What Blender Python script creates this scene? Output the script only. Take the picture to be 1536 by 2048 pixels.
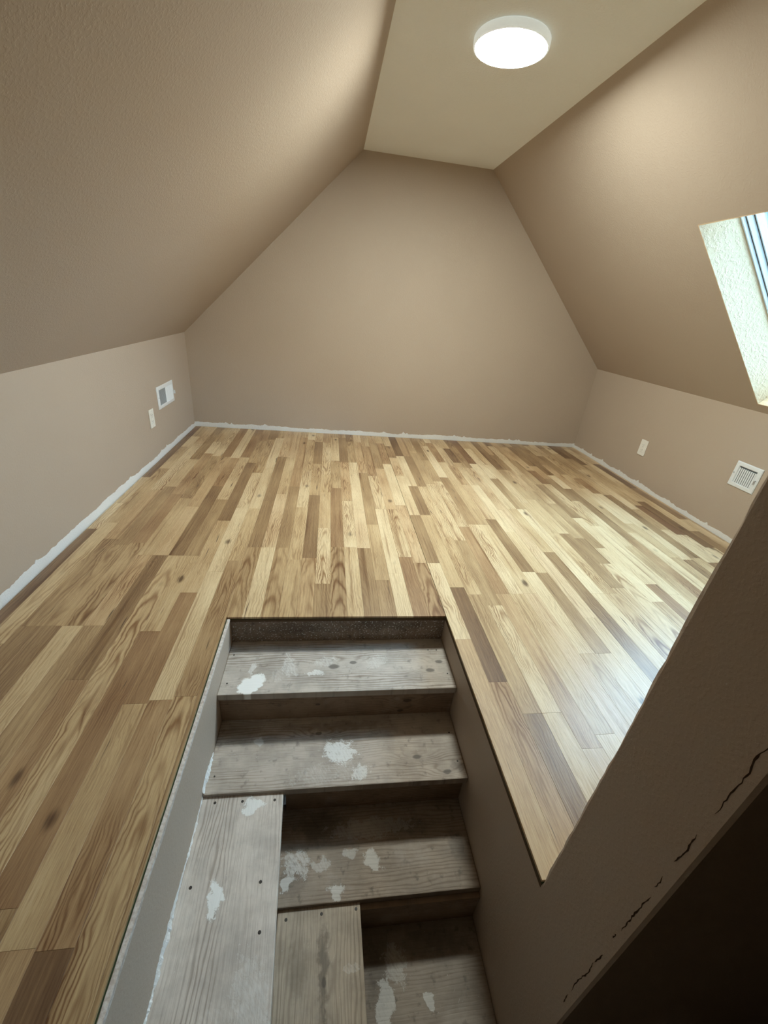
import bpy, bmesh, math, random
from mathutils import Vector, Matrix

# ---------------------------------------------------------------- clear
for o in list(bpy.data.objects):
    bpy.data.objects.remove(o)
scene = bpy.context.scene
col = scene.collection

# ---------------------------------------------------------------- camera
CAM_H = 1.07
RIGHT = Vector((0.98940016, -0.11297885, 0.09123101))
UP = Vector((-0.02977497, 0.45706735, 0.88893357))
FWD = Vector((0.14212941, 0.88222742, -0.44885856))
cam_data = bpy.data.cameras.new('camera')
cam = bpy.data.objects.new('camera', cam_data)
col.objects.link(cam)
cam.matrix_world = Matrix(((RIGHT.x, UP.x, -FWD.x, 0), (RIGHT.y, UP.y, -FWD.y, 0),
                           (RIGHT.z, UP.z, -FWD.z, CAM_H), (0, 0, 0, 1)))
cam_data.sensor_fit = 'HORIZONTAL'
cam_data.sensor_width = 36
FPX = 823.87
cam_data.lens = FPX / 1536 * 36
cam_data.clip_start = 0.02
scene.camera = cam

# ---------------------------------------------------------------- world: even overcast daylight
world = bpy.data.worlds.new('overcast_sky')
scene.world = world
world.use_nodes = True
bg = world.node_tree.nodes['Background']
bg.inputs['Color'].default_value = (0.48, 0.72, 1.0, 1)
bg.inputs['Strength'].default_value = 24.5
LAMP = 262.0

vs = scene.view_settings
vs.view_transform = 'Standard'
vs.look = 'None'
vs.gamma = 1
vs.use_curve_mapping = False
vs.exposure = 0.0

# ---------------------------------------------------------------- dimensions (metres)
XL, XR, YB = -1.117, 2.377, 3.621
HL, HR, H = 0.736, 0.726, 1.993
XA, XB = 0.188, 1.117
S0, S1, YT = -0.344, 0.4855, 1.2167      # stair opening in the floor
YC, YE = 0.377, 0.2147                   # the two faces of the front wall
YN = -0.95                               # behind the camera
ZB = -1.35                               # bottom of the stairwell
Z1, Z2, Z3, Z4 = -0.121, -0.2675, -0.4227, -0.5724
FACE = S0 + 0.011                        # drywall face left of the stairs

# ---------------------------------------------------------------- material helpers
def lin(c):
    def f(v):
        v /= 255
        return v / 12.92 if v <= 0.04045 else ((v + 0.055) / 1.055) ** 2.4
    return (f(c[0]), f(c[1]), f(c[2]), 1)

class NT:
    def __init__(self, name):
        self.m = bpy.data.materials.new(name)
        self.m.use_nodes = True
        self.t = self.m.node_tree
        self.t.nodes.clear()
        self.out = self.t.nodes.new('ShaderNodeOutputMaterial')
    def n(self, kind, **kw):
        nd = self.t.nodes.new(kind)
        for k, v in kw.items():
            setattr(nd, k, v)
        return nd
    def l(self, a, b):
        self.t.links.new(a, b)
    def put(self, sock, v):
        if hasattr(v, 'is_linked'):
            self.l(v, sock)
        else:
            sock.default_value = v
    def math(self, op, a, b=None, c=None, clamp=False):
        nd = self.n('ShaderNodeMath', operation=op, use_clamp=clamp)
        self.put(nd.inputs[0], a)
        if b is not None:
            self.put(nd.inputs[1], b)
        if c is not None:
            self.put(nd.inputs[2], c)
        return nd.outputs[0]
    def vmath(self, op, a, b=None):
        nd = self.n('ShaderNodeVectorMath', operation=op)
        self.put(nd.inputs[0], a)
        if b is not None:
            self.put(nd.inputs[1], b)
        return nd.outputs['Value'] if op in ('LENGTH', 'DISTANCE', 'DOT_PRODUCT') else nd.outputs[0]
    def xyz(self, x, y, z=0.0):
        nd = self.n('ShaderNodeCombineXYZ')
        self.put(nd.inputs[0], x); self.put(nd.inputs[1], y); self.put(nd.inputs[2], z)
        return nd.outputs[0]
    def sep(self, v):
        nd = self.n('ShaderNodeSeparateXYZ')
        self.l(v, nd.inputs[0])
        return nd.outputs
    def noise(self, vec, scale, detail=3, rough=0.5, dist=0.0):
        nd = self.n('ShaderNodeTexNoise')
        self.l(vec, nd.inputs['Vector'])
        nd.inputs['Scale'].default_value = scale
        nd.inputs['Detail'].default_value = detail
        nd.inputs['Roughness'].default_value = rough
        nd.inputs['Distortion'].default_value = dist
        return nd.outputs['Fac']
    def remap(self, v, a, b, c=0.0, d=1.0):
        nd = self.n('ShaderNodeMapRange', interpolation_type='SMOOTHSTEP')
        self.put(nd.inputs[0], v)
        for i, x in enumerate((a, b, c, d)):
            self.put(nd.inputs[i + 1], x)
        return nd.outputs[0]
    def mix(self, f, a, b, mode='MIX'):
        nd = self.n('ShaderNodeMix', data_type='RGBA', blend_type=mode)
        self.put(nd.inputs[0], f); self.put(nd.inputs[6], a); self.put(nd.inputs[7], b)
        return nd.outputs[2]
    def ramp(self, f, stops):
        nd = self.n('ShaderNodeValToRGB')
        self.l(f, nd.inputs[0])
        e = nd.color_ramp.elements
        while len(e) < len(stops):
            e.new(0.5)
        for el, (p, c) in zip(e, stops):
            el.position = p
            el.color = c
        return nd.outputs[0]
    def bsdf(self, colour, rough=0.5, spec=0.5, bump=None, dist=0.001, strength=1.0):
        b = self.n('ShaderNodeBsdfPrincipled')
        self.put(b.inputs['Base Color'], colour)
        self.put(b.inputs['Roughness'], rough)
        b.inputs['Specular IOR Level'].default_value = spec
        if bump is not None:
            bn = self.n('ShaderNodeBump')
            bn.inputs['Distance'].default_value = dist
            bn.inputs['Strength'].default_value = strength
            self.l(bump, bn.inputs['Height'])
            self.l(bn.outputs[0], b.inputs['Normal'])
        self.l(b.outputs[0], self.out.inputs[0])
        return b

def paint(name, rgb, rough=0.58, scale=130, dist=0.0004, spec=0.28):
    """Rolled wall paint over orange-peel drywall texture."""
    t = NT(name)
    p = t.n('ShaderNodeNewGeometry').outputs['Position']
    a = t.noise(p, scale, 3, 0.55)
    b = t.noise(p, scale * 0.23, 2, 0.5)
    blob = t.remap(a, 0.42, 0.68)
    h = t.math('ADD', blob, t.math('MULTIPLY', b, 0.6))
    c = t.mix(t.noise(p, 3.0, 2), lin([v * 0.985 for v in rgb]), lin([min(255, v * 1.015) for v in rgb]))
    t.bsdf(c, rough, spec, h, dist, 0.6)
    return t.m

def plain(name, rgb, rough=0.4, spec=0.5, noise=0.03):
    t = NT(name)
    p = t.n('ShaderNodeNewGeometry').outputs['Position']
    c = t.mix(t.noise(p, 60, 3), lin([v * (1 - noise) for v in rgb]), lin([min(255, v * (1 + noise)) for v in rgb]))
    t.bsdf(c, rough, spec)
    return t.m

M = {}
BROWN = (181, 165, 148)
M['wall'] = paint('brown_wall_paint', BROWN)
M['ceiling'] = paint('cream_ceiling_paint', (240, 240, 235), 0.7, 110, 0.0010, 0.3)
M['reveal'] = paint('white_reveal_plaster', (224, 198, 162), 0.7, 75, 0.0024, 0.3)
M['white'] = plain('white_enamel', (226, 230, 232), 0.35)
M['plate'] = plain('white_plastic', (232, 230, 222), 0.3)
M['frame'] = plain('white_window_frame', (228, 236, 240), 0.4)
M['gasket'] = plain('grey_gasket', (70, 84, 92), 0.6)
M['dark'] = plain('dark_gap', (22, 20, 19), 0.9, 0.1)
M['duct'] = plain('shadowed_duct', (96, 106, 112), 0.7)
M['grey'] = plain('grey_duct', (120, 128, 132), 0.6)
M['screw'] = plain('dark_screw', (38, 34, 31), 0.5)
M['subfloor'] = plain('subfloor_board', (92, 78, 62), 0.9, 0.2, 0.12)
M['underlay'] = plain('green_underlay', (52, 66, 48), 0.8, 0.2, 0.08)
M['shaft'] = plain('darkened_stairwell_drywall', (112, 96, 80), 0.8, 0.2)  # drywall colour darkened so the unseen stairwell returns less light
M['crack'] = plain('cracked_paint_gap', (62, 48, 38), 0.95, 0.1)

def primer():
    t = NT('white_joint_compound')
    p = t.n('ShaderNodeNewGeometry').outputs['Position']
    n = t.noise(p, 190, 4, 0.6)
    c = t.mix(n, lin((214, 214, 210)), lin((240, 240, 238)))
    t.bsdf(c, 0.85, 0.2, n, 0.0015)
    return t.m
M['primer'] = primer()

def bead():
    t = NT('scuffed_corner_compound')
    p = t.n('ShaderNodeNewGeometry').outputs['Position']
    n = t.noise(p, 120, 4, 0.6)
    c = t.mix(t.remap(n, 0.35, 0.65), lin((190, 180, 172)), lin((216, 212, 206)))
    t.bsdf(c, 0.85, 0.2, n, 0.0012)
    return t.m
M['bead'] = bead()

def lamp_mat():
    t = NT('lit_diffuser')
    e = t.n('ShaderNodeEmission')
    e.inputs[0].default_value = (0.94, 1.0, 0.93, 1)
    e.inputs[1].default_value = LAMP
    t.l(e.outputs[0], t.out.inputs[0])
    return t.m
M['lamp'] = lamp_mat()

def rim_mat():
    t = NT('lamp_rim_translucent')
    b = t.bsdf(lin((226, 230, 226)), 0.4)
    b.inputs['Emission Color'].default_value = (0.93, 1.0, 0.95, 1)
    b.inputs['Emission Strength'].default_value = 0.35
    return t.m
M['rim'] = rim_mat()

def glass_mat():
    t = NT('skylight_glass')
    tr = t.n('ShaderNodeBsdfTransparent')
    tr.inputs[0].default_value = (0.86, 0.95, 0.96, 1)
    gl = t.n('ShaderNodeBsdfGlossy')
    gl.inputs['Roughness'].default_value = 0.02
    fr = t.n('ShaderNodeFresnel')
    fr.inputs[0].default_value = 1.45
    mx = t.n('ShaderNodeMixShader')
    t.l(fr.outputs[0], mx.inputs[0]); t.l(tr.outputs[0], mx.inputs[1]); t.l(gl.outputs[0], mx.inputs[2])
    t.l(mx.outputs[0], t.out.inputs[0])
    return t.m
M['glass'] = glass_mat()

def laminate():
    """Oak strip laminate. 'plank_uv' holds metres across / along each strip,
    'tone' holds (tone, seed, pattern) of the strip."""
    t = NT('oak_laminate')
    uv = t.n('ShaderNodeUVMap', uv_map='plank_uv').outputs[0]
    at = t.n('ShaderNodeAttribute', attribute_name='tone').outputs['Vector']
    tone, seed, pat = t.sep(at)
    u, v, _ = t.sep(uv)
    sd = t.math('MULTIPLY', seed, 37.0)
    # wandering of the growth rings
    warp1 = t.noise(t.xyz(t.math('MULTIPLY', u, 14), t.math('MULTIPLY', v, 5.0), sd), 1.0, 2, 0.55)
    warp2 = t.noise(t.xyz(t.math('MULTIPLY', u, 45), t.math('MULTIPLY', v, 16.0), sd), 1.0, 2, 0.5)
    off = t.math('MULTIPLY', t.math('SUBTRACT', pat, 0.45), 0.13)
    uu = t.math('ADD', t.math('ADD', u, off), t.math('MULTIPLY', t.math('SUBTRACT', warp1, 0.5), 0.050))
    uu = t.math('ADD', uu, t.math('MULTIPLY', t.math('SUBTRACT', warp2, 0.5), 0.017))
    vc = t.math('MULTIPLY', t.math('ADD', v, t.math('MULTIPLY', t.math('SUBTRACT', seed, 0.5), 0.9)), 0.050)
    rad = t.vmath('LENGTH', t.xyz(uu, vc, 0.0))
    freq = t.math('ADD', 640.0, t.math('MULTIPLY', seed, 420.0))
    ring = t.math('MULTIPLY', t.math('ADD', t.math('SINE', t.math('MULTIPLY', rad, freq)), 1.0), 0.5)
    ring = t.math('POWER', ring, 2.2)
    fade = t.noise(t.xyz(t.math('MULTIPLY', u, 10), t.math('MULTIPLY', v, 3.0), t.math('ADD', sd, 9.0)), 1.0, 2)
    amount = t.math('MULTIPLY', t.remap(fade, 0.30, 0.68), t.remap(pat, 0.95, 0.25, 0.35, 1.0))
    # pores and fine fibre
    fib = t.noise(t.xyz(t.math('MULTIPLY', u, 900), t.math('MULTIPLY', v, 26), sd), 1.0, 3, 0.6)
    fib2 = t.noise(t.xyz(t.math('MULTIPLY', u, 190), t.math('MULTIPLY', v, 3.2), sd), 1.0, 3, 0.6)
    streak = t.noise(t.xyz(t.math('MULTIPLY', u, 55), t.math('MULTIPLY', v, 1.5), t.math('ADD', sd, 3.0)), 1.0, 3, 0.55)
    # strip colour
    tn = t.math('ADD', tone, t.math('MULTIPLY', t.math('SUBTRACT', fib2, 0.5), 0.50))
    tn = t.math('ADD', tn, t.math('MULTIPLY', t.math('SUBTRACT', fade, 0.5), 0.35), None, True)
    base = t.ramp(tn, [(0.0, lin((220, 199, 160))), (0.30, lin((195, 168, 127))), (0.55, lin((162, 134, 98))),
                       (0.78, lin((128, 100, 72))), (1.0, lin((98, 72, 51)))])
    red = t.remap(t.math('FRACT', t.math('MULTIPLY', seed, 7.31)), 0.72, 0.95)
    base = t.mix(t.math('MULTIPLY', red, 0.14), base, lin((168, 112, 78)))
    dark = t.mix(1.0, base, lin((158, 124, 96)), 'MULTIPLY')
    c = t.mix(t.math('MULTIPLY', t.math('MULTIPLY', ring, amount), 0.95), base, dark)
    c = t.mix(t.remap(fib, 0.46, 0.72, 0.0, 0.42), c, dark)
    sk = t.math('MULTIPLY', t.remap(streak, 0.54, 0.74), 0.62)
    c = t.mix(sk, c, t.mix(1.0, c, lin((168, 138, 112)), 'MULTIPLY'))
    # mineral streaks, few and narrow
    mineral = t.noise(t.xyz(t.math('MULTIPLY', u, 75), t.math('MULTIPLY', v, 4.0), t.math('ADD', sd, 21.0)), 1.0, 2, 0.5)
    c = t.mix(t.remap(mineral, 0.705, 0.77, 0.0, 0.85), c, lin((66, 46, 32)))
    # knots
    kv = t.n('ShaderNodeTexVoronoi', voronoi_dimensions='3D', feature='F1')
    t.l(t.xyz(t.math('MULTIPLY', u, 11), t.math('MULTIPLY', v, 5.2), sd), kv.inputs['Vector'])
    kv.inputs['Scale'].default_value = 1.0
    kr = t.sep(kv.outputs['Color'])[0]
    knot = t.math('MULTIPLY', t.remap(t.math('ADD', kv.outputs['Distance'], t.math('MULTIPLY', t.math('SUBTRACT', fib2, 0.5), 0.22)), 0.19, 0.05), t.remap(kr, 0.13, 0.11))
    c = t.mix(t.math('MULTIPLY', knot, 0.85), c, lin((70, 47, 31)))
    rough = t.math('ADD', 0.30, t.math('MULTIPLY', fib, 0.10))
    h = t.math('ADD', t.math('MULTIPLY', fib, 0.6), t.math('MULTIPLY', t.math('SUBTRACT', 1.0, ring), 0.5))
    t.bsdf(c, rough, 0.55, h, 0.00022, 0.6)
    return t.m
M['laminate'] = laminate()

def stair_wood(name, base, darkc, along, seed, splats_and_sheen=(), grain=1.0, grime=0.6, knots=(), specks=0.7, stains=(), speck_at=0.715):
    """Weathered pine; 'wood_uv' = metres. splats: (x, y, rx, ry, angle, opacity, ragged)."""
    t = NT(name)
    uv = t.n('ShaderNodeUVMap', uv_map='wood_uv').outputs[0]
    x, y, _ = t.sep(uv)
    a, b = (x, y) if along == 'x' else (y, x)           # a along the grain, b across
    warp = t.noise(t.xyz(t.math('MULTIPLY', a, 3.0), t.math('MULTIPLY', b, 14), seed), 1.0, 3)
    bb = t.math('ADD', b, t.math('MULTIPLY', t.math('SUBTRACT', warp, 0.5), 0.055))
    for (kx, ky, kr) in knots:                           # grain bends round each knot
        ka, kb = (kx, ky) if along == 'x' else (ky, kx)
        d = t.vmath('LENGTH', t.xyz(t.math('MULTIPLY', t.math('SUBTRACT', a, ka), 0.30), t.math('SUBTRACT', b, kb), 0.0))
        bb = t.math('ADD', bb, t.math('MULTIPLY', t.remap(d, 0.035, 0.0), 0.03))
    ring = t.math('MULTIPLY', t.math('ADD', t.math('SINE', t.math('MULTIPLY', bb, 620.0)), 1.0), 0.5)
    ring = t.math('POWER', ring, 3.0)
    where = t.remap(t.noise(t.xyz(t.math('MULTIPLY', a, 1.6), t.math('MULTIPLY', b, 9.0), seed + 4), 1.0, 2), 0.40, 0.62)
    fib = t.noise(t.xyz(t.math('MULTIPLY', a, 14), t.math('MULTIPLY', b, 420), seed), 1.0, 3, 0.6)
    dirt = t.noise(uv, 9.0, 5, 0.62)
    dirt2 = t.noise(uv, 34.0, 4, 0.6)
    c = t.mix(t.remap(dirt, 0.35, 0.68), lin(base), lin([0.86 * v for v in base]))
    c = t.mix(t.math('MULTIPLY', t.remap(fib, 0.45, 0.75), 0.35), c, lin(darkc))
    c = t.mix(t.math('MULTIPLY', t.math('MULTIPLY', ring, where), 0.6 * grain), c, lin(darkc))
    c = t.mix(t.math('MULTIPLY', t.remap(dirt2, 0.56, 0.74), grime), c, lin([0.55 * v for v in base]))
    # broad thin greyish wash of old paint
    wash = t.noise(uv, 5.0, 6, 0.65)
    c = t.mix(t.remap(wash, 0.52, 0.70, 0.0, 0.30), c, lin((186, 178, 170)))
    for (kx, ky, kr) in knots:
        sx, sy = (0.55, 1.0) if along == 'x' else (1.0, 0.55)
        d = t.vmath('LENGTH', t.xyz(t.math('MULTIPLY', t.math('SUBTRACT', x, kx), sx), t.math('MULTIPLY', t.math('SUBTRACT', y, ky), sy), 0.0))
        kr_n = t.math('ADD', d, t.math('MULTIPLY', t.math('SUBTRACT', dirt2, 0.5), 0.010))
        c = t.mix(t.remap(kr_n, kr, kr * 0.55, 0.0, 0.75), c, lin([0.42 * v for v in base]))
    # white paint: drops and smears, and a light sheen painted on one board
    nz = t.noise(uv, 48.0, 6, 0.72, 0.6)
    nzf = t.noise(uv, 300.0, 4, 0.7)
    brush = t.noise(t.xyz(t.math('ADD', t.math('MULTIPLY', x, 160), t.math('MULTIPLY', y, 90)), t.math('ADD', t.math('MULTIPLY', x, -26), t.math('MULTIPLY', y, 46)), seed), 1.0, 3, 0.65)
    paint_sheen_mask = t.math('MULTIPLY', t.remap(t.noise(uv, 150.0, 3, 0.6), speck_at, speck_at + 0.035), specks)
    scr = t.noise(t.xyz(t.math('ADD', t.math('MULTIPLY', x, 130), t.math('MULTIPLY', y, -110)), t.math('ADD', t.math('MULTIPLY', x, 10), t.math('MULTIPLY', y, 12)), seed + 2), 1.0, 3, 0.6)
    paint_sheen_mask = t.math('MAXIMUM', paint_sheen_mask, t.math('MULTIPLY', t.remap(scr, 0.70, 0.77), 0.45 * specks))
    wn = t.n('ShaderNodeTexNoise')
    t.l(uv, wn.inputs['Vector'])
    wn.inputs['Scale'].default_value = 30.0
    wn.inputs['Detail'].default_value = 3.0
    wx, wy, _ = t.sep(wn.outputs['Color'])
    xw = t.math('ADD', x, t.math('MULTIPLY', t.math('SUBTRACT', wx, 0.5), 0.050))
    yw = t.math('ADD', y, t.math('MULTIPLY', t.math('SUBTRACT', wy, 0.5), 0.050))
    for (px, py, rx, ry, op) in stains:
        d = t.vmath('LENGTH', t.xyz(t.math('MULTIPLY', t.math('SUBTRACT', xw, px), 1 / rx), t.math('MULTIPLY', t.math('SUBTRACT', yw, py), 1 / ry), 0.0))
        d = t.math('ADD', d, t.math('MULTIPLY', t.math('SUBTRACT', nz, 0.5), 1.2))
        c = t.mix(t.remap(d, 1.15, 0.35, 0.0, op), c, lin([0.42 * v for v in base]))
    for (px, py, rx, ry, ang, op, rag) in splats_and_sheen:
        rag += 0.08
        dx = t.math('SUBTRACT', xw, px)
        dy = t.math('SUBTRACT', yw, py)
        ca, sa = math.cos(ang), math.sin(ang)
        ex = t.math('ADD', t.math('MULTIPLY', dx, ca / rx), t.math('MULTIPLY', dy, sa / rx))
        ey = t.math('ADD', t.math('MULTIPLY', dx, -sa / ry), t.math('MULTIPLY', dy, ca / ry))
        d = t.vmath('LENGTH', t.xyz(ex, ey, 0.0))
        d = t.math('ADD', d, t.math('MULTIPLY', t.math('SUBTRACT', nz, 0.5), 4.2 * rag))
        d = t.math('ADD', d, t.math('MULTIPLY', t.math('SUBTRACT', nzf, 0.5), 2.0 * rag))
        paint_sheen_mask = t.math('MAXIMUM', paint_sheen_mask, t.math('MULTIPLY', t.math('MULTIPLY', t.remap(d, 1.12, 0.88), op), t.remap(t.math('SUBTRACT', brush, 0.9 * rag - 0.40), 0.05, 0.45, max(0.0, 1 - 1.5 * rag), 1.0)))
    c = t.mix(paint_sheen_mask, c, lin((236, 238, 236)))
    h = t.math('ADD', t.math('MULTIPLY', fib, 0.5), t.math('ADD', paint_sheen_mask, t.math('MULTIPLY', t.math('SUBTRACT', 1.0, ring), 0.4)))
    t.bsdf(c, t.math('ADD', 0.50, t.math('MULTIPLY', dirt2, 0.25)), 0.4, h, 0.0006, 0.7)
    return t.m

# ---------------------------------------------------------------- mesh helpers
def link(name, me, mat=None, parent=None, loc=(0, 0, 0)):
    o = bpy.data.objects.new(name, me)
    col.objects.link(o)
    if mat:
        me.materials.append(M[mat] if isinstance(mat, str) else mat)
    o.parent = parent
    o.location = loc
    return o

def mesh(name, verts, faces):
    me = bpy.data.meshes.new(name)
    me.from_pydata([tuple(v) for v in verts], [], faces)
    me.update()
    return me

def fix(me):
    bm = bmesh.new(); bm.from_mesh(me)
    bmesh.ops.recalc_face_normals(bm, faces=bm.faces)
    bm.to_mesh(me); bm.free()
    return me

def box_me(name, a, b, bevel=0.0, seg=2, uv=None):
    """Axis-aligned box a..b; uv: function of vertex -> (u, v) in metres."""
    bm = bmesh.new()
    x0, y0, z0 = a; x1, y1, z1 = b
    vs_ = [bm.verts.new(p) for p in ((x0, y0, z0), (x1, y0, z0), (x1, y1, z0), (x0, y1, z0),
                                     (x0, y0, z1), (x1, y0, z1), (x1, y1, z1), (x0, y1, z1))]
    for f in ((3, 2, 1, 0), (4, 5, 6, 7), (0, 1, 5, 4), (1, 2, 6, 5), (2, 3, 7, 6), (3, 0, 4, 7)):
        bm.faces.new([vs_[i] for i in f])
    if bevel:
        bmesh.ops.bevel(bm, geom=bm.edges[:], offset=bevel, segments=seg, affect='EDGES', profile=0.6)
    if uv:
        lay = bm.loops.layers.uv.new('wood_uv')
        for f in bm.faces:
            for l in f.loops:
                l[lay].uv = uv(l.vert.co)
    me = bpy.data.meshes.new(name)
    bm.to_mesh(me); bm.free()
    return me

def prism_me(name, prof, y0, y1):
    """Prism along y with profile [(x, z)...]."""
    n = len(prof)
    vs_ = [(x, y0, z) for x, z in prof] + [(x, y1, z) for x, z in prof]
    fs = [tuple(range(n)), tuple(range(2 * n - 1, n - 1, -1))]
    fs += [(i, (i + 1) % n, n + (i + 1) % n, n + i) for i in range(n)]
    return fix(mesh(name, vs_, fs))

def struct(o):
    o['kind'] = 'structure'
    return o

def empty(name, loc, label, cat, group=None, rot=None):
    o = bpy.data.objects.new(name, None)
    col.objects.link(o)
    o.location = loc
    o.empty_display_size = 0.05
    if rot:
        o.rotation_euler = rot
    o['label'] = label
    o['category'] = cat
    if group:
        o['group'] = group
    return o

# ================================================================ ROOM SHELL
T = 0.12
wall_back = struct(link('wall_back', prism_me('wall_back', [(XL, -0.02), (XR, -0.02), (XR, HR), (XB, H), (XA, H), (XL, HL)], YB, YB + T), 'wall'))
wall_left = struct(link('wall_left', box_me('wall_left', (XL - T, YN, -0.02), (XL, YB, HL)), 'wall'))
wall_right = struct(link('wall_right', box_me('wall_right', (XR, YN, -0.02), (XR + T, YB, HR)), 'wall'))
nL = Vector((-(H - HL), 0, XA - XL)).normalized()
struct(link('ceiling_left', prism_me('ceiling_left', [(XL, HL), (XA, H), (XA + nL.x * T, H + nL.z * T), (XL + nL.x * T, HL + nL.z * T)], YN, YB), 'wall'))
struct(link('ceiling', box_me('ceiling', (XA, YN, H), (XB, YB, H + T)), 'ceiling'))

# right slope with the skylight opening
dS = Vector((XB - XR, 0, H - HR)); LEN = dS.length; dS.normalize()     # up the slope
nR = Vector((-dS.z, 0, dS.x)) * -1                                    # outward
if nR.z < 0:
    nR = -nR
P0 = Vector((XR, 0, HR))
WS0, WS1 = 0.059, 1.104          # opening along the slope from the knee wall
WY0, WY1 = 1.36, 2.037           # opening along y
DEPTH = 0.31
def slope(s, y, d):
    p = P0 + dS * s + nR * d
    return (p.x, y, p.z)
ss = [0, WS0, WS1, LEN]; ys = [YN, WY0, WY1, YB]
vv, ff = [], []
for d in (0, DEPTH):
    for s in ss:
        for y in ys:
            vv.append(slope(s, y, d))
idx = lambda k, i, j: k * 16 + i * 4 + j
for i in range(3):
    for j in range(3):
        if (i, j) == (1, 1):
            continue
        for k in (0, 1):
            ff.append((idx(k, i, j), idx(k, i + 1, j), idx(k, i + 1, j + 1), idx(k, i, j + 1)))
def ring_faces(pts):
    for q in range(len(pts)):
        (i, j), (i2, j2) = pts[q], pts[(q + 1) % len(pts)]
        ff.append((idx(0, i, j), idx(0, i2, j2), idx(1, i2, j2), idx(1, i, j)))
ring_faces([(1, 1), (1, 2), (2, 2), (2, 1)])
ring_faces([(0, 0), (0, 1), (0, 2), (0, 3), (1, 3), (2, 3), (3, 3), (3, 2), (3, 1), (3, 0), (2, 0), (1, 0)])
struct(link('ceiling_right', fix(mesh('ceiling_right', vv, ff)), 'wall'))

# front wall: its end face is beside the stairs
def ragged_post():
    """End of the wall next to the stairs: hand-finished, slightly wavy corners."""
    rnd = random.Random(5)
    n = 150
    zs = [ZB + (H - ZB) * i / n for i in range(n + 1)]
    vs_, fs = [], []
    wav = 0.0
    for z in zs:
        wav = 0.7 * wav + rnd.uniform(-0.0016, 0.0016)
        wx = rnd.uniform(-0.0006, 0.0006)
        zz = min(z, H)
        if z < 0.0:
            wav *= 0.2
        vs_ += [(S1, YE + 0.004, zz), (S1, (YE + YC) / 2, zz), (S1, YC - 0.005, zz),
                (S1 + 0.0015 + wx, YC - 0.001 + wav, zz) if z > 0 else (S1, YC - 0.0005, zz),
                (S1 + 0.006, YC, zz) if z > 0 else (S1 + 0.0002, YC, zz),
                (XR, YC, zz), (XR, YE, zz), (S1 + 0.004, YE, zz)]
    for i in range(n):
        for k in range(8):
            a = i * 8 + k; b = i * 8 + (k + 1) % 8
            fs.append((a, b, b + 8, a + 8))
    fs.append(tuple(range(8))); fs.append(tuple(n * 8 + k for k in range(8)))
    me = fix(mesh('wall_front', vs_, fs))
    for p in me.polygons:
        p.use_smooth = False
    return me
def cut_roof(o):
    """Trim a full-height wall under the right slope and the ceiling."""
    bm = bmesh.new(); bm.from_mesh(o.data)
    g = bm.verts[:] + bm.edges[:] + bm.faces[:]
    r = bmesh.ops.bisect_plane(bm, geom=g, plane_co=P0, plane_no=nR, clear_outer=True)
    e = [x for x in r['geom_cut'] if isinstance(x, bmesh.types.BMEdge)]
    if e:
        bmesh.ops.holes_fill(bm, edges=e)
    bm.to_mesh(o.data); bm.free()
wall_front = struct(link('wall_front', ragged_post(), 'wall'))
cut_roof(wall_front)
# the other side of the doorway, left of the view
struct(link('wall_front_left', prism_me('wall_front_left', [(XL, -0.02), (-0.66, -0.02), (-0.66, HL + (0.457) * (H - HL) / (XA - XL)), (XL, HL)], YE, YC), 'wall'))
# behind the camera
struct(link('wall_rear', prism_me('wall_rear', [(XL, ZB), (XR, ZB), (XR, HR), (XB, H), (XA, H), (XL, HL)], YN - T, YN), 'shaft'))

# stairwell walls
stair_wall_left = struct(link('wall_stairs_left', box_me('wall_stairs_left', (FACE - 0.10, YN, ZB), (FACE, YT + 0.06, -0.0225), 0.002), 'wall'))
struct(link('wall_stairs_right', box_me('wall_stairs_right', (S1, YC, ZB), (S1 + 0.1, YT + 0.06, -0.0225)), 'wall'))
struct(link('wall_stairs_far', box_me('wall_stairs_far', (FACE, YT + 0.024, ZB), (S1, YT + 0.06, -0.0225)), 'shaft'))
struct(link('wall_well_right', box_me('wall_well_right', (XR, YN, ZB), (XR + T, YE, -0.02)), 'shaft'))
struct(link('floor_landing', box_me('floor_landing', (FACE, YN, ZB - 0.06), (XR, YT, ZB)), 'subfloor'))

# drywall face left of the stairs rises to just under the boards: thin panel with a rough corner bead
def ragged_strip(pts_top, pts_bot, thick_vec):
    n = len(pts_top)
    tv = Vector(thick_vec)
    vs_ = []
    for a, b in zip(pts_top, pts_bot):
        a = Vector(a); b = Vector(b)
        vs_ += [a, b, a + tv, b + tv]
    fs = []
    for i in range(n - 1):
        o = i * 4; p = o + 4
        fs += [(o, o + 1, p + 1, p), (o + 2, p + 2, p + 3, o + 3), (o, p, p + 2, o + 2), (o + 1, o + 3, p + 3, p + 1)]
    e = (n - 1) * 4
    fs += [(0, 2, 3, 1), (e, e + 1, e + 3, e + 2)]
    return fix(mesh('strip', vs_, fs))

class Wander:
    def __init__(self, seed, step, pull):
        self.r = random.Random(seed); self.v = 0; self.s = step; self.p = pull
    def __call__(self):
        self.v = self.v * self.p + self.r.uniform(-self.s, self.s)
        return self.v

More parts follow.
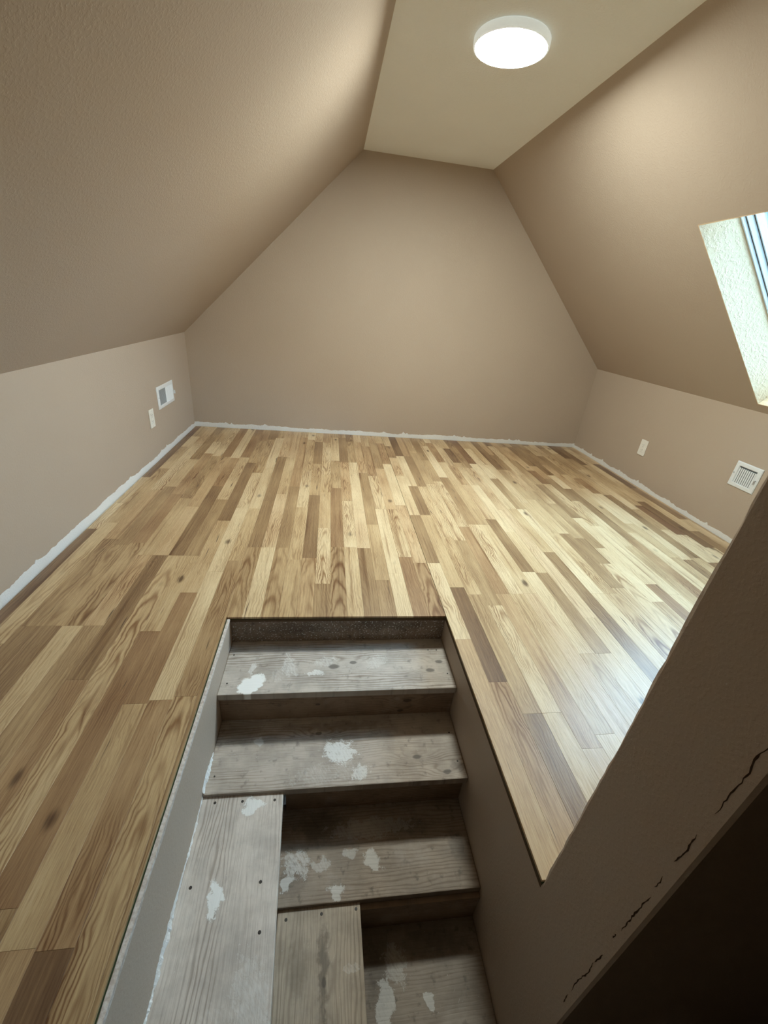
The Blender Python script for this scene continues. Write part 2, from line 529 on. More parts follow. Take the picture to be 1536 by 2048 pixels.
# ================================================================ FLOOR
def hole_floor(name, z0, z1, grow, mat, parent=None):
    """Floor sheet around the stair opening: three rectangles sharing edges."""
    bm = bmesh.new()
    xs = [XL, S0 + 0.0025 - grow, S1 + grow, XR]; yy = [YN, YE + 0.02, YC, YT + grow, YB]
    grid = {}
    def V(i, j, z):
        k = (i, j, z)
        if k not in grid:
            grid[k] = bm.verts.new((xs[i], yy[j], z))
        return grid[k]
    cells = [(0, j) for j in range(4)] + [(1, 3), (2, 3), (2, 2)]
    from collections import Counter
    cnt = Counter()
    for i, j in cells:
        bm.faces.new([V(i, j, z1), V(i + 1, j, z1), V(i + 1, j + 1, z1), V(i, j + 1, z1)])
        bm.faces.new([V(i, j + 1, z0), V(i + 1, j + 1, z0), V(i + 1, j, z0), V(i, j, z0)])
        c = [(i, j), (i + 1, j), (i + 1, j + 1), (i, j + 1)]
        for q in range(4):
            cnt[(c[q], c[(q + 1) % 4])] += 1
    for (a, b) in list(cnt):
        if (b, a) not in cnt:
            bm.faces.new([V(*a, z0), V(*b, z0), V(*b, z1), V(*a, z1)])
    me = bpy.data.meshes.new(name); bm.to_mesh(me); bm.free()
    return link(name, me, mat, parent)

floor = struct(hole_floor('floor', -0.022, -0.0105, 0.0, 'subfloor'))
floor['label'] = 'oak strip laminate floor around the stair opening'
hole_floor('underlayment', -0.0103, -0.0078, 0.0, 'underlay', floor)

SW = 0.06443                     # strip width
X_REF = 0.0326                   # a strip joint
GAP = 0.0003
def project(p):
    d = Vector(p) - Vector((0, 0, CAM_H))
    z = d.dot(FWD)
    if z < 0.05:
        return None
    return (768 + FPX * d.dot(RIGHT) / z, 1024 - FPX * d.dot(UP) / z)

# strips read off the photograph: strip number -> pieces (far end y, tone, c = cathedral grain / s = straight)
STRIPS = {
 -16: "1.18 .6 s,1.75 .45 c,2.3 .3 s", -15: "1.18 .58 s,1.7 .4 c,2.35 .5 s", -14: "1.18 .2 s,1.72 .38 c,2.25 .55 s",
 -13: "1.18 .46 s,1.62 .28 c,2.2 .3 s,2.9 .42 c,3.7 .12 c", -12: "0.95 .48 s,1.62 .6 s,2.1 .25 s,2.9 .35 c,3.7 .58 s",
 -11: "1.62 .26 c,2.38 .66 s,2.88 .45 c,3.7 .08 s", -10: "0.42 .48 s,1.15 .64 s,1.62 .3 s,2.2 .5 s,2.9 .2 c,3.7 .6 s",
 -9: "0.36 .45 s,0.86 .36 s,1.36 .58 s,1.95 .3 s,2.8 .66 s,3.3 .4 c,3.7 .5 s", -8: "0.355 .86 s,0.87 .5 c,1.5 .10 s,2.1 .06 s,2.62 .12 c,3.35 .4 c",
 -7: "0.88 .32 c,1.585 .52 c,2.1 .3 c,2.7 .12 s,3.4 .08 s", -6: "1.7 .44 c,2.2 .62 s,2.95 .6 s,3.7 .2 c",
 -5: "1.7 .05 s,2.3 .14 c,2.95 .26 c,3.7 .16 s", -4: "1.7 .4 c,2.42 .52 s,3.45 .42 s", -3: "1.6 .38 c,2.13 .3 c,2.7 .12 c,3.4 .3 c",
 -2: "1.615 .4 c,2.3 .66 s,2.84 .35 c,3.35 .66 s", -1: "1.421 .54 s,1.9 .10 c,2.35 .26 s,2.64 .3 c,3.35 .14 c",
 0: "1.713 .46 c,2.42 .6 s,2.92 .4 c,3.5 .2 s", 1: "1.713 .2 s,2.235 .10 c,2.9 .3 c,3.5 .6 s", 2: "1.708 .58 s,2.13 .05 s,2.9 .08 s,3.4 .4 c",
 3: "1.449 .52 s,1.95 .36 s,2.7 .5 s,3.4 .3 c", 4: "1.5 .08 s,2.14 .05 s,2.65 .15 c,3.3 .46 c", 5: "1.634 .62 s,2.14 .18 c,2.8 .3 s,3.4 .5 s",
 6: "1.586 .46 c,2.2 .22 c,2.9 .1 s,3.4 .45 c", 7: "1.09 .38 s,1.586 .08 c,2.076 .6 s,2.67 .12 s", 8: "0.897 .44 c,1.40 .80 s,2.08 .32 s,2.5 .62 s,3.1 .1 s",
 9: "0.777 .58 s,1.35 .42 s,1.83 .3 c,2.5 .2 c,3.1 .6 s", 10: "0.777 .22 c,1.28 .12 c,1.8 .48 s,2.55 .15 c,3.2 .45 s",
 11: "0.66 .2 s,1.355 .34 s,1.95 .5 s,2.6 .12 c", 12: "0.7 .12 s,1.355 .28 s,1.98 .10 c,2.68 .56 s", 13: "1.36 .14 s,1.98 .2 s,2.55 .36 s,3.0 .2 s",
 14: "1.01 .3 c,1.52 .12 s,2.05 .62 s,2.56 .22 s", 15: "1.01 .2 c,1.515 .52 s,1.9 .22 s,2.56 .06 s", 16: "1.2 .12 s,2.18 .08 s,2.9 .2 c",
 17: "1.7 .6 s,2.2 .3 s,3.0 .12 s", 18: "1.36 .16 s,2.2 .05 s,2.7 .5 s", 19: "1.36 .34 c,1.9 .3 c,2.3 .25 s", 20: "1.4 .2 s,1.9 .55 s,2.35 .3 s",
 21: "1.6 .14 c,1.85 .6 s,2.5 .4 s", 22: "1.3 .3 s,1.75 .12 s,2.3 .5 s", 23: "1.43 .62 s,2.1 .16 s", 24: "1.35 .12 s,2.0 .08 s,2.64 .24 c",
}
def plank_list():
    rnd = random.Random(21)
    out = []
    k0 = math.floor((XL - X_REF) / SW); k1 = math.ceil((XR - X_REF) / SW)
    prev = 0.4
    for k in range(k0, k1):
        a = max(X_REF + k * SW, XL + 0.008); b = min(X_REF + (k + 1) * SW, XR - 0.007)
        if b - a < 0.004:
            continue
        y = YN + rnd.uniform(-0.45, 0.0)
        given = [q.split() for q in STRIPS[k].split(',')] if k in STRIPS else []
        while y < YB - 0.008:
            ln = rnd.choice((0.26, 0.38, 0.44, 0.52, 0.60, 0.70, 0.82)) + rnd.uniform(-0.03, 0.03)
            known = given.pop(0) if given else None
            if known:
                ln = float(known[0]) - y
            y0, y1 = max(y, YN), min(y + ln, YB - 0.009)
            for _ in range(6):
                tone = rnd.choices((0.10, 0.25, 0.42, 0.60, 0.80), (24, 26, 24, 18, 8))[0] + rnd.uniform(-0.07, 0.07)
                if abs(tone - prev) > 0.10:
                    break
            prev = tone
            tone = min(max(tone, 0), 1)
            s = (tone, rnd.random(), rnd.random())
            if known:
                prev = float(known[1])
                s = (prev, s[1], 0.30 + 0.25 * s[2] if known[2] == 'c' else 0.75 + 0.25 * s[2])
            y += ln
            if y1 - y0 < 0.02:
                continue
            # clip to the opening and to the front wall
            segs = [(a, b, y0, y1)]
            res = []
            for (p, q, r, w) in segs:
                if q <= S0 or p >= S1:
                    lim = YC + 0.004 if p >= S1 else YN
                    if w > lim:
                        res.append((p, q, max(r, lim), w))
                elif p < S0 < q:                    # strip ripped along the left edge
                    res.append((p, S0, r, w))
                    if w > YT:
                        res.append((S0, q, max(r, YT), w))
                elif p < S1 < q:
                    lo = max(r, YC + 0.004)
                    if w > lo:
                        res.append((S1, q, lo, w))
                    if w > YT:
                        res.append((p, S1, max(r, YT), w))
                elif w > YT:
                    res.append((p, q, max(r, YT), w))
            merged = []
            for g in res:
                if merged and merged[-1][1] == g[0] and merged[-1][2:] == g[2:]:
                    merged[-1] = (merged[-1][0], g[1], g[2], g[3])
                else:
                    merged.append(g)
            for (p, q, r, w) in merged:
                if w - r > 0.004 and q - p > 0.002:
                    out.append((p, q, r, w, a, max(0.5 * (y0 + y1), min(y1 - 0.25, 0.3)), s))
    return out

def screen_area(p):
    a, b, y0, y1 = p[:4]
    pts = []
    for (x, y) in ((a, y0), (b, y0), (b, y1), (a, y1)):
        q = project((x, max(y, 0.2), 0))
        if q is None:
            return 0
        pts.append((min(max(q[0], 0), 1536), min(max(q[1], 0), 2048)))
    s = 0
    for i in range(4):
        s += pts[i][0] * pts[(i + 1) % 4][1] - pts[(i + 1) % 4][0] * pts[i][1]
    cx = (a + b) / 2; cy = (y0 + y1) / 2
    return abs(s) / 2

def plank_geo(p, org, bm, uvl, cl, rnd):
    a, b, y0, y1, ux, uy, s = p
    a += GAP / 2; b -= GAP / 2; y0 += GAP / 2; y1 -= GAP / 2
    zt = rnd.uniform(-0.00022, 0.0); ch = 0.00025
    ox, oy = org
    co = [(a, y0, -0.0078), (b, y0, -0.0078), (b, y1, -0.0078), (a, y1, -0.0078),
          (a, y0, zt - ch), (b, y0, zt - ch), (b, y1, zt - ch), (a, y1, zt - ch),
          (a + ch, y0 + ch, zt), (b - ch, y0 + ch, zt), (b - ch, y1 - ch, zt), (a + ch, y1 - ch, zt)]
    vs_ = [bm.verts.new((x - ox, y - oy, z)) for x, y, z in co]
    for f in ((8, 9, 10, 11), (4, 5, 9, 8), (5, 6, 10, 9), (6, 7, 11, 10), (7, 4, 8, 11),
              (0, 1, 5, 4), (1, 2, 6, 5), (2, 3, 7, 6), (3, 0, 4, 7)):
        fc = bm.faces.new([vs_[i] for i in f])
        for l in fc.loops:
            l[uvl].uv = (l.vert.co.x + ox - ux - SW / 2, l.vert.co.y + oy - uy)
            l[cl] = (s[0], s[1], s[2], 1)

planks = plank_list()
planks.sort(key=screen_area, reverse=True)
rnd = random.Random(3)
def new_bm():
    bm = bmesh.new()
    return bm, bm.loops.layers.uv.new('plank_uv'), bm.loops.layers.float_color.new('tone')
for p in planks[:300]:
    bm, uvl, cl = new_bm()
    org = ((p[0] + p[1]) / 2, (p[2] + p[3]) / 2)
    plank_geo(p, org, bm, uvl, cl, rnd)
    me = bpy.data.meshes.new('plank'); bm.to_mesh(me); bm.free()
    link('plank', me, 'laminate', floor, (org[0], org[1], 0))
bm, uvl, cl = new_bm()
for p in planks[300:]:
    plank_geo(p, (0, 0), bm, uvl, cl, rnd)
me = bpy.data.meshes.new('remaining_planks'); bm.to_mesh(me); bm.free()
rest = link('remaining_planks', me, 'laminate', floor)
rest['kind'] = 'stuff'

# unpainted strip of joint compound at the foot of the walls
def foot_strip(wall, name, path, nrm, h0, h1, seed, feather=None):
    """path: list of (x, y) from start to end; ragged top edge."""
    rr = random.Random(seed)
    (xa, ya), (xb, yb) = path
    L = math.hypot(xb - xa, yb - ya)
    n = int(L / 0.012)
    w1 = Wander(seed, 0.0028, 0.90); w2 = Wander(seed + 1, 0.004, 0.3)
    top, bot = [], []
    tooth = 0
    for i in range(n + 1):
        f = i / n
        x = xa + (xb - xa) * f + nrm[0] * 0.0002; y = ya + (yb - ya) * f + nrm[1] * 0.0002
        h = h0 + (h1 - h0) * f + w1() + 0.4 * w2()
        if rr.random() < 0.035:
            tooth = rr.uniform(0.008, 0.018)
        if feather and f < feather:
            h += rr.uniform(-0.012, 0.012) * (1 - f / feather)
        h += tooth; tooth *= 0.35
        top.append((x, y, max(0.012, h))); bot.append((x, y, -0.0205))
    me = ragged_strip(top, bot, (nrm[0] * 0.0012, nrm[1] * 0.0012, 0))
    return link(name, me, 'primer', wall)
foot_strip(wall_back, 'unpainted_strip', ((XL, YB), (XR, YB)), (0, -1), 0.036, 0.030, 11)
foot_strip(wall_left, 'unpainted_strip', ((XL, 0.40), (XL, YB)), (1, 0), 0.052, 0.030, 12, 0.35)
foot_strip(wall_right, 'unpainted_strip', ((XR, 0.40), (XR, YB)), (-1, 0), 0.034, 0.026, 13)

# ================================================================ STAIR SIDE DETAILS
def bead_strip():
    n = 110
    w = Wander(31, 0.0016, 0.85); w2 = Wander(32, 0.0008, 0.4)
    top, bot = [], []
    for i in range(n + 1):
        f = i / n
        y = -0.1 + (YT - 0.002 + 0.1) * f
        wide = 0.010 * (1 - f) + 0.004 * f + w()
        top.append((FACE - 0.0012, y, -0.0085)); bot.append((FACE - 0.0012, y, -0.0105 - max(0.003, wide)))
    return ragged_strip(top, bot, (0.0028, 0, 0))
link('corner_bead', bead_strip(), 'bead', stair_wall_left)
def bead_top():
    w = Wander(35, 0.0007, 0.6)
    a, b = [], []
    for i in range(111):
        y = -0.1 + (YT - 0.002 + 0.1) * i / 110
        a.append((S0 + 0.0030 + abs(w()), y, -0.0087)); b.append((FACE + 0.0014, y, -0.0087))
    return ragged_strip(a, b, (0, 0, 0.0018))
link('corner_bead', bead_top(), 'bead', stair_wall_left)
link('drywall_edge', box_me('drywall_edge', (FACE - 0.0125, -0.1, -0.0225), (FACE, YT, -0.0088), 0.001), 'wall', stair_wall_left)

def caulk_left(y0, y1, zz, seed, base):
    """Lumpy fillet of joint compound between the drywall face and the boards."""
    n = max(8, int((y1 - y0) / 0.004))
    w = Wander(seed, 0.0024, 0.85); w2 = Wander(seed + 1, 0.0022, 0.2); w3 = Wander(seed + 2, 0.0016, 0.8)
    vs_, fs = [], []
    for i in range(n + 1):
        y = y0 + (y1 - y0) * i / n
        h = max(0.002, base(y) + w() + w2()); t = max(0.0012, 0.35 * base(y) + w3() + 0.4 * w2.v)
        x = FACE + 0.0002; z = zz + 0.0004
        vs_ += [(x, y, z + h), (x + 0.3 * t, y, z + 0.5 * h), (x + t, y, z + 0.0008), (x + t, y, z), (x, y, z)]
    for i in range(n):
        for k in range(5):
            p = i * 5 + k; q = i * 5 + (k + 1) % 5
            fs.append((p, q, q + 5, p + 5))
    fs += [tuple(range(5)), tuple(n * 5 + k for k in range(5))]
    return fix(mesh('joint_compound', vs_, fs))
link('joint_compound', caulk_left(-0.05, 0.7495, Z2 - 0.012, 41, lambda y: 0.005 + 0.011 * max(0, math.sin((y - 0.28) * 9)) ** 2), 'primer', stair_wall_left)
link('joint_compound', caulk_left(0.753, 0.88, Z2, 43, lambda y: 0.026 - abs(y - 0.79) * 0.24), 'primer', stair_wall_left)

# cracked paint along the corner bead of the front wall's end
def cracks():
    rr = random.Random(8)
    obs = []
    for (z0, z1) in ((-0.10, -0.065), (-0.045, 0.085), (0.09, 0.13), (0.185, 0.20), (0.22, 0.34), (0.36, 0.39), (0.43, 0.50), (0.55, 0.75)):
        n = max(5, int((z1 - z0) / 0.006))
        w = Wander(int(z0 * 1000) + 200, 0.0014, 0.82)
        top, bot = [], []
        for i in range(n + 1):
            f = i / n
            z = z0 + (z1 - z0) * f
            c = YE + 0.017 + w()
            hw = (0.0003 + 0.0010 * rr.random()) * (1 - (2 * f - 1) ** 4) + 0.0001
            top.append((S1 - 0.00005, c + hw, z)); bot.append((S1 - 0.00005, c - hw, z))
        link('paint_crack', ragged_strip(top, bot, (-0.0003, 0, 0)), 'crack', wall_front)
cracks()

# ================================================================ STAIRCASE
stairs = empty('staircase', (0.07, 0.7, ZB), 'unfinished pine staircase spattered with white paint, descending through the floor opening', 'staircase')
SB = Vector(stairs.location)
def part(name, a, b, mat, bevel=0.003, uvf=None, parent=None, shift=(0, 0, 0)):
    me = box_me(name, a, b, bevel, 2, uvf or (lambda c: (c.x, c.y)))
    o = link(name, me, mat, parent or stairs)
    o.location = -SB + Vector(shift)
    return o
R = math.radians
PINE = (152, 132, 115); PINE_D = (96, 76, 58)
TH = 0.027
m1 = stair_wood('tread_pine_upper', (194, 186, 176), PINE_D, 'x', 1.0, [
    (-0.231, 1.020, 0.046, 0.030, 0.6, 1.0, 0.12), (-0.110, 1.095, 0.022, 0.050, 0.2, 0.42, 0.6),
    (-0.019, 1.062, 0.026, 0.013, 0.0, 0.60, 0.5), (0.019, 1.114, 0.040, 0.018, 0.2, 0.34, 0.6),
    (-0.239, 1.089, 0.010, 0.034, -0.2, 0.45, 0.5), (0.204, 1.109, 0.035, 0.024, 0.4, 0.22, 0.6),
    (-0.15, 1.05, 0.03, 0.022, 0.9, 0.25, 0.7)],
    knots=((0.050, 1.0876, 0.013), (0.403, 1.0606, 0.011), (0.445, 1.0997, 0.010), (0.12, 1.105, 0.009)))
m2 = stair_wood('tread_pine_second', (188, 177, 165), PINE_D, 'x', 2.0, [
    (0.072, 0.862, 0.052, 0.036, -0.3, 0.72, 0.45), (0.139, 0.789, 0.030, 0.022, 0.8, 0.62, 0.5),
    (-0.194, 0.906, 0.015, 0.012, 0.0, 0.35, 0.35), (0.0, 0.79, 0.08, 0.026, 0.1, 0.22, 0.7),
    (0.10, 0.80, 0.05, 0.03, -0.5, 0.22, 0.7)], grain=0.8,
    knots=((0.0, 0.93, 0.008), (0.33, 0.83, 0.010), (0.42, 0.775, 0.009)),
    stains=((-0.26, 0.94, 0.08, 0.04, 0.4), (0.05, 0.955, 0.2, 0.02, 0.35), (0.46, 0.79, 0.03, 0.03, 0.45)))
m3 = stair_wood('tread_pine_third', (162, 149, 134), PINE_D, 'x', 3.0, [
    (-0.055, 0.627, 0.040, 0.028, -0.4, 0.50, 0.55), (-0.0766, 0.584, 0.016, 0.017, 0.0, 0.52, 0.22),
    (0.062, 0.560, 0.020, 0.020, 0.3, 0.50, 0.25), (0.172, 0.622, 0.030, 0.022, -0.6, 0.46, 0.32),
    (0.018, 0.620, 0.026, 0.014, 0.2, 0.32, 0.5), (0.1096, 0.645, 0.018, 0.012, 0.0, 0.30, 0.4),
    (0.18, 0.705, 0.13, 0.026, 0.0, 0.22, 0.5)], grain=0.8, grime=0.75,
    stains=((0.02, 0.72, 0.10, 0.05, 0.6), (0.28, 0.70, 0.10, 0.03, 0.5), (-0.06, 0.60, 0.05, 0.05, 0.35), (0.44, 0.64, 0.03, 0.05, 0.4)))
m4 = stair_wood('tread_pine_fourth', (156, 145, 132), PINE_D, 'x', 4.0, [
    (0.195, 0.365, 0.022, 0.055, -0.2, 0.48, 0.4), (0.3156, 0.361, 0.013, 0.020, 0.5, 0.48, 0.2),
    (0.235, 0.435, 0.032, 0.036, 0.3, 0.30, 0.55)], grain=0.5, grime=0.7,
    stains=((0.18, 0.43, 0.05, 0.08, 0.5), (0.33, 0.47, 0.14, 0.04, 0.4)))
mr1 = stair_wood('riser_dirty', (148, 132, 118), (58, 46, 38), 'x', 5.0, [], grain=0.5, grime=0.95, specks=0.9, speck_at=0.60, stains=((-0.1, -0.06, 0.15, 0.04, 0.5), (0.25, -0.05, 0.2, 0.03, 0.5)))
mr = stair_wood('riser_pine', (158, 135, 113), (84, 62, 46), 'x', 6.0, [], grain=0.8, grime=0.5,
                knots=((-0.004, -0.20, 0.007), (0.316, -0.197, 0.010), (0.295, -0.249, 0.009)))
mA = stair_wood('new_board_pale', (214, 205, 195), (122, 106, 92), 'y', 7.0, [
    (-0.2407, 0.509, 0.015, 0.038, 0.1, 0.95, 0.35), (-0.185, 0.719, 0.032, 0.022, 0.3, 0.75, 0.35),
    (-0.1414, 0.330, 0.030, 0.070, 0.1, 0.28, 0.6), (-0.20, 0.31, 0.05, 0.02, 0.4, 0.22, 0.7)], grain=1.0, grime=0.12, specks=0.4)  # the long faint splat is a sheen of light painted near the board's end
mB = stair_wood('new_board_tan', (188, 175, 157), (84, 70, 58), 'y', 8.0, [
    (0.10, 0.40, 0.015, 0.01, 0.4, 0.3, 0.6)], grain=0.7, grime=0.2, specks=0.4, knots=((0.032, 0.385, 0.007),), stains=((0.030, 0.40, 0.014, 0.11, 0.6), (-0.03, 0.42, 0.025, 0.06, 0.25), (0.035, 0.25, 0.012, 0.08, 0.5)))

XI0, XI1 = FACE + 0.0006, S1 - 0.0008
riser_uv = lambda c: (c.x, c.z)
side_uv = lambda c: (c.z, c.y)
t1 = part('tread', (XI0, 0.979, Z1 - TH), (XI1, YT + 0.004, Z1), m1)
part('riser', (XI0, YT + 0.004, Z1 - TH), (XI1, YT + 0.023, -0.0228), mr1, 0.001, riser_uv)
t2 = part('tread', (XI0, 0.751, Z2 - TH), (XI1, 1.012, Z2), m2)
part('riser', (XI0, 0.993, Z2 + 0.0004), (XI1, 1.012, Z1 - TH - 0.0004), mr, 0.001, riser_uv)
t3 = part('tread', (-0.115, 0.530, Z3 - TH), (XI1, 0.793, Z3), m3)
part('riser', (-0.095, 0.774, Z3 + 0.0004), (XI1, 0.793, Z2 - TH - 0.0004), mr, 0.001, riser_uv)
t4 = part('tread', (0.105, 0.20, Z4 - TH), (XI1, 0.536, Z4), m4)
part('riser', (0.105, 0.517, Z4 + 0.0004), (XI1, 0.536, Z3 - TH - 0.0004), mr, 0.001, riser_uv)
# boards laid lengthwise: the steps turn the corner here
zA, zB_ = Z2 - 0.012, Z3 - 0.012
def skew(o, pts):
    """Set the right-hand edge of a board askew: pts = (x at far end, x at near end, y far, y near)."""
    xf, xn, yf, yn = pts
    xs = [v.co.x for v in o.data.vertices]; xm = (min(xs) + max(xs)) / 2
    for v in o.data.vertices:
        if v.co.x > xm:
            f = (yf - v.co.y) / (yf - yn)
            v.co.x += (xf + (xn - xf) * f) - xf
bA = part('board', (XI0 - 0.0, -0.05, zA - TH), (-0.0995, 0.764, zA), mA, 0.003)
skew(bA, (-0.0995, -0.0800, 0.757, 0.297))
bB = part('board', (-0.0945, -0.05, zB_ - TH), (0.1305, 0.5415, zB_), mB, 0.003)
skew(bB, (0.1305, 0.134, 0.535, 0.307))
part('riser', (-0.130, -0.05, Z3 + 0.0004), (-0.112, 0.751, zA - TH - 0.0004), mr, 0.001, side_uv)
part('riser', (0.105, -0.05, Z4 + 0.0004), (0.121, 0.516, zB_ - TH - 0.0004), mr, 0.001, side_uv)
# lower flight, out of sight of the photograph
Z5 = Z4 - 0.15
part('tread', (0.105, -0.10, Z5 - TH), (XI1 + 0.3, 0.2135, Z5), m4)
part('riser', (0.105, 0.2135, Z5 - TH), (XI1, 0.2315, Z4 - TH - 0.0004), mr, 0.001, riser_uv)

def screws(board, pts, z, r=0.0042):
    for i, (x, y) in enumerate(pts):
        bm = bmesh.new()
        bmesh.ops.create_cone(bm, cap_ends=True, segments=12, radius1=r, radius2=r * 0.8, depth=0.0016)
        me = bpy.data.meshes.new('screw_head'); bm.to_mesh(me); bm.free()
        link('screw_head', me, 'screw', board, (x, y, z + 0.0004))
screws(bA, [(-0.2942, 0.734), (-0.2161, 0.733), (-0.1227, 0.731), (-0.3062, 0.537), (-0.1353, 0.5356), (-0.1234, 0.439)], zA)
screws(bB, [(-0.0711, 0.5086), (0.0238, 0.5131), (0.1189, 0.5158)], zB_)
screws(t1, [(-0.313, 1.1518), (-0.3105, 1.0253), (0.4166, 1.1588), (0.450, 1.158), (0.4657, 1.0424)], Z1, 0.003)
screws(t2, [(-0.3111, 0.8037), (0.4643, 0.8078), (0.4616, 0.9106)], Z2, 0.003)

# ================================================================ SKYLIGHT
win = bpy.data.objects.new('window_1', None)
col.objects.link(win)
win.location = slope((WS0 + WS1) / 2, (WY0 + WY1) / 2, 0)
win['kind'] = 'structure'
win['label'] = 'white framed skylight set in a deep plastered opening of the right slope'
WB = Vector(win.location)
def slab(name, s0, s1, y0, y1, d0, d1, mat, parent=win, bevel=0.0):
    """Box in slope coordinates (along slope, y, outward)."""
    vs_ = []
    for d in (d0, d1):
        for (s, y) in ((s0, y0), (s1, y0), (s1, y1), (s0, y1)):
            vs_.append(Vector(slope(s, y, d)) - WB)
    me = mesh(name, vs_, [(0, 1, 2, 3), (7, 6, 5, 4), (0, 4, 5, 1), (1, 5, 6, 2), (2, 6, 7, 3), (3, 7, 4, 0)])
    fix(me)
    if bevel:
        bm = bmesh.new(); bm.from_mesh(me)
        bmesh.ops.bevel(bm, geom=bm.edges[:], offset=bevel, segments=2, affect='EDGES')
        bm.to_mesh(me); bm.free()
    return link(name, me, mat, parent)
LN = 0.004
D1 = 0.164
slab('reveal_panel', WS0, WS1, WY1 - LN, WY1, 0.0, DEPTH - 0.002, 'reveal')
slab('reveal_panel', WS0, WS1, WY0, WY0 + LN, 0.0, DEPTH - 0.002, 'reveal')
slab('reveal_panel', WS0, WS0 + LN, WY0 + LN, WY1 - LN, 0.0, DEPTH - 0.002, 'reveal')
slab('reveal_panel', WS1 - LN, WS1, WY0 + LN, WY1 - LN, 0.0, DEPTH - 0.002, 'reveal')
def ring(name, inset, width, d0, d1, mat, parent=win):
    a, b = WS0 + LN + inset, WS1 - LN - inset
    c, d = WY0 + LN + inset, WY1 - LN - inset
    slab(name, a, b, d - width, d, d0, d1, mat, parent, 0.0015)
    slab(name, a, b, c, c + width, d0, d1, mat, parent, 0.0015)
    slab(name, a, a + width, c + width, d - width, d0, d1, mat, parent, 0.0015)
    slab(name, b - width, b, c + width, d - width, d0, d1, mat, parent, 0.0015)
DF = DEPTH - 0.003
ring('window_frame', 0.0, 0.007, D1, DF, 'frame')
ring('gasket', 0.007, 0.0015, D1 + 0.017, DF, 'gasket')
ring('sash', 0.0085, 0.004, D1 + 0.0185, DF, 'frame')
ring('glazing_gasket', 0.0125, 0.0015, D1 + 0.047, DF, 'gasket')
ring('glazing_bead', 0.014, 0.005, D1 + 0.0485, DF, 'frame')
slab('glass_pane', WS0 + 0.019, WS1 - 0.019, WY0 + 0.019, WY1 - 0.019, 0.238, 0.243, 'glass')

# ================================================================ CEILING LAMP
lamp = empty('ceiling_lamp', (0.640, 2.110, H), 'lit round flat white lamp on the ceiling', 'lamp')
def lathe(name, prof, seg, mat, parent):
    vs_, fs = [], []
    n = len(prof)
    for i in range(seg):
        a = 2 * math.pi * i / seg
        for r, z in prof:
            vs_.append((r * math.cos(a), r * math.sin(a), z))
    for i in range(seg):
        for k in range(n - 1):
            a = i * n + k; b = ((i + 1) % seg) * n + k
            fs.append((a, b, b + 1, a + 1))
    me = mesh(name, vs_, fs)
    bm = bmesh.new(); bm.from_mesh(me)
    bmesh.ops.remove_doubles(bm, verts=bm.verts, dist=1e-6)
    bmesh.ops.recalc_face_normals(bm, faces=bm.faces)
    bm.to_mesh(me); bm.free()
    for p in me.polygons:
        p.use_smooth = True
    return link(name, me, mat, parent)
lathe('rim', [(0.0, 0.0), (0.1375, 0.0), (0.1415, -0.004), (0.1415, -0.022), (0.1395, -0.027), (0.136, -0.029), (0.1335, -0.0285), (0.133, -0.025), (0.0, -0.024)], 96, 'rim', lamp)
lathe('diffuser', [(0.1327, -0.0255), (0.1325, -0.0280), (0.128, -0.0288), (0.110, -0.0296), (0.06, -0.0304), (0.0, -0.0308)], 96, 'lamp', lamp)

# ================================================================ VENTS AND OUTLETS
def local_box(name, a, b, mat, parent, bevel=0.0, loc=(0, 0, 0), rot=None):
    o = link(name, box_me(name, a, b, bevel), mat, parent, loc)
    if rot:
        o.rotation_euler = rot
    return o

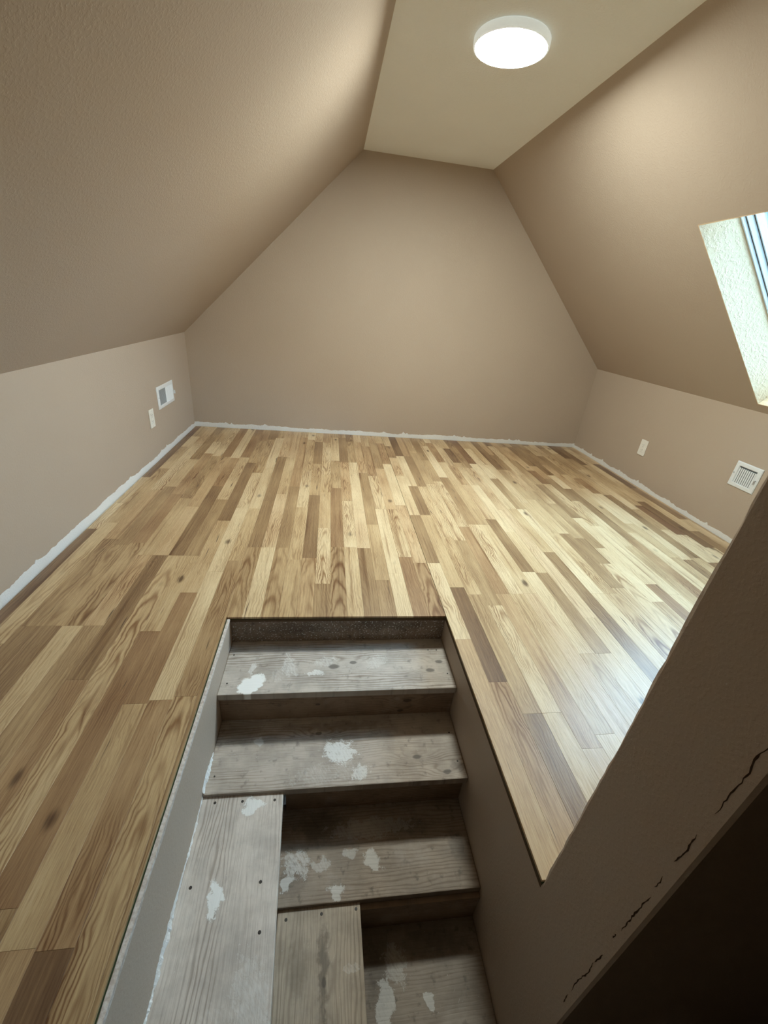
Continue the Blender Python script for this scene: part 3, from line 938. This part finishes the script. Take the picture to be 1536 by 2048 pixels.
def register(name, loc, rotz, w, h, label, halves, lever_side, nsl, sw):
    """Wall register; local x across, z up, +y towards the room."""
    e = empty(name, loc, label, 'vent', 'air registers', (0, 0, rotz))
    mx, mz = 0.026, 0.024
    bm = bmesh.new()
    def loop(hw, hh, y):
        return [bm.verts.new((x, y, z)) for x, z in ((-hw, -hh), (hw, -hh), (hw, hh), (-hw, hh))]
    loops = [loop(w / 2, h / 2, 0.0003), loop(w / 2, h / 2, 0.004), loop(w / 2 - 0.004, h / 2 - 0.004, 0.0075),
             loop(w / 2 - mx + 0.003, h / 2 - mz + 0.003, 0.0085), loop(w / 2 - mx, h / 2 - mz, 0.006), loop(w / 2 - mx, h / 2 - mz, 0.0003)]
    for p, q in zip(loops, loops[1:]):
        for i in range(4):
            bm.faces.new([p[i], p[(i + 1) % 4], q[(i + 1) % 4], q[i]])
    bmesh.ops.recalc_face_normals(bm, faces=bm.faces)
    me = bpy.data.meshes.new('frame'); bm.to_mesh(me); bm.free()
    link('frame', me, 'white', e)
    ow, oh = w - 2 * mx, h - 2 * mz
    local_box('duct_back', (-ow / 2, 0.0002, -oh / 2), (ow / 2, 0.0006, oh / 2), 'duct', e)
    top_gap = 0.008 if nsl < 12 else 0.0
    sl = box_me('louver', (-sw / 2, -0.0005, -oh / 2), (sw / 2, 0.0005, oh / 2 - top_gap))
    sl.materials.append(M['white'])
    for i in range(nsl):
        x = -ow / 2 + ow * (i + 0.5) / nsl
        ang = halves[0] if x < 0 else halves[1]
        o = link('louver', sl, None, e, (x, 0.0046, 0))
        o.rotation_euler = (0, 0, R(ang))
    local_box('damper_lever', (-0.0015, 0.0, -0.012), (0.0015, 0.016, 0.012), 'white', e, 0.0006, (lever_side * (w / 2 - 0.013), 0.006, -0.006))
    for sx in (-1, 1):
        bm = bmesh.new()
        bmesh.ops.create_cone(bm, cap_ends=True, segments=10, radius1=0.0032, radius2=0.0024, depth=0.002)
        me = bpy.data.meshes.new('screw'); bm.to_mesh(me); bm.free()
        o = link('screw', me, 'grey', e, (sx * (w / 2 - 0.011), 0.0088, 0.004))
        o.rotation_euler = (R(90), 0, 0)
    return e

# left wall faces +x, right wall faces -x
register('air_register', (XL, 3.057, 0.3755), R(-90), 0.298, 0.146,
         'wide white air register above an outlet on the left knee wall', (-40, 40), -1, 22, 0.0115)
register('air_register', (XR, 1.9375, 0.3768), R(90), 0.162, 0.146,
         'small square white air register with upright louvers on the right knee wall', (-14, -14), -1, 9, 0.0108)

def outlet(loc, rotz, label):
    e = empty('wall_outlet', loc, label, 'outlet', 'wall outlets', (0, 0, rotz))
    local_box('cover_plate', (-0.036, 0.0002, -0.058), (0.036, 0.0062, 0.058), 'plate', e, 0.0022)
    r = local_box('receptacle', (-0.0168, 0.004, -0.0335), (0.0168, 0.0078, 0.0335), 'plate', e, 0.0012)
    for s in (-1, 1):
        for dx, hh in ((-0.0062, 0.0042), (0.0062, 0.0034)):
            local_box('slot', (dx - 0.0009, 0.0076, s * 0.019 - hh + 0.003), (dx + 0.0009, 0.0080, s * 0.019 + hh + 0.003), 'dark', r)
        local_box('ground_hole', (-0.002, 0.0076, s * 0.019 - 0.010), (0.002, 0.0080, s * 0.019 - 0.0065), 'dark', r, 0.0)
        bm = bmesh.new()
        bmesh.ops.create_cone(bm, cap_ends=True, segments=10, radius1=0.003, radius2=0.0024, depth=0.0014)
        me = bpy.data.meshes.new('screw'); bm.to_mesh(me); bm.free()
        o = link('screw', me, 'plate', e, (0, 0.0066, s * 0.048))
        o.rotation_euler = (R(90), 0, 0)
    return e
outlet((XL, 2.769, 0.2825), R(-90), 'white outlet plate below the air register on the left knee wall')
outlet((XR, 2.759, 0.2798), R(90), 'off-white outlet plate on the right knee wall, under the slope beyond the skylight')
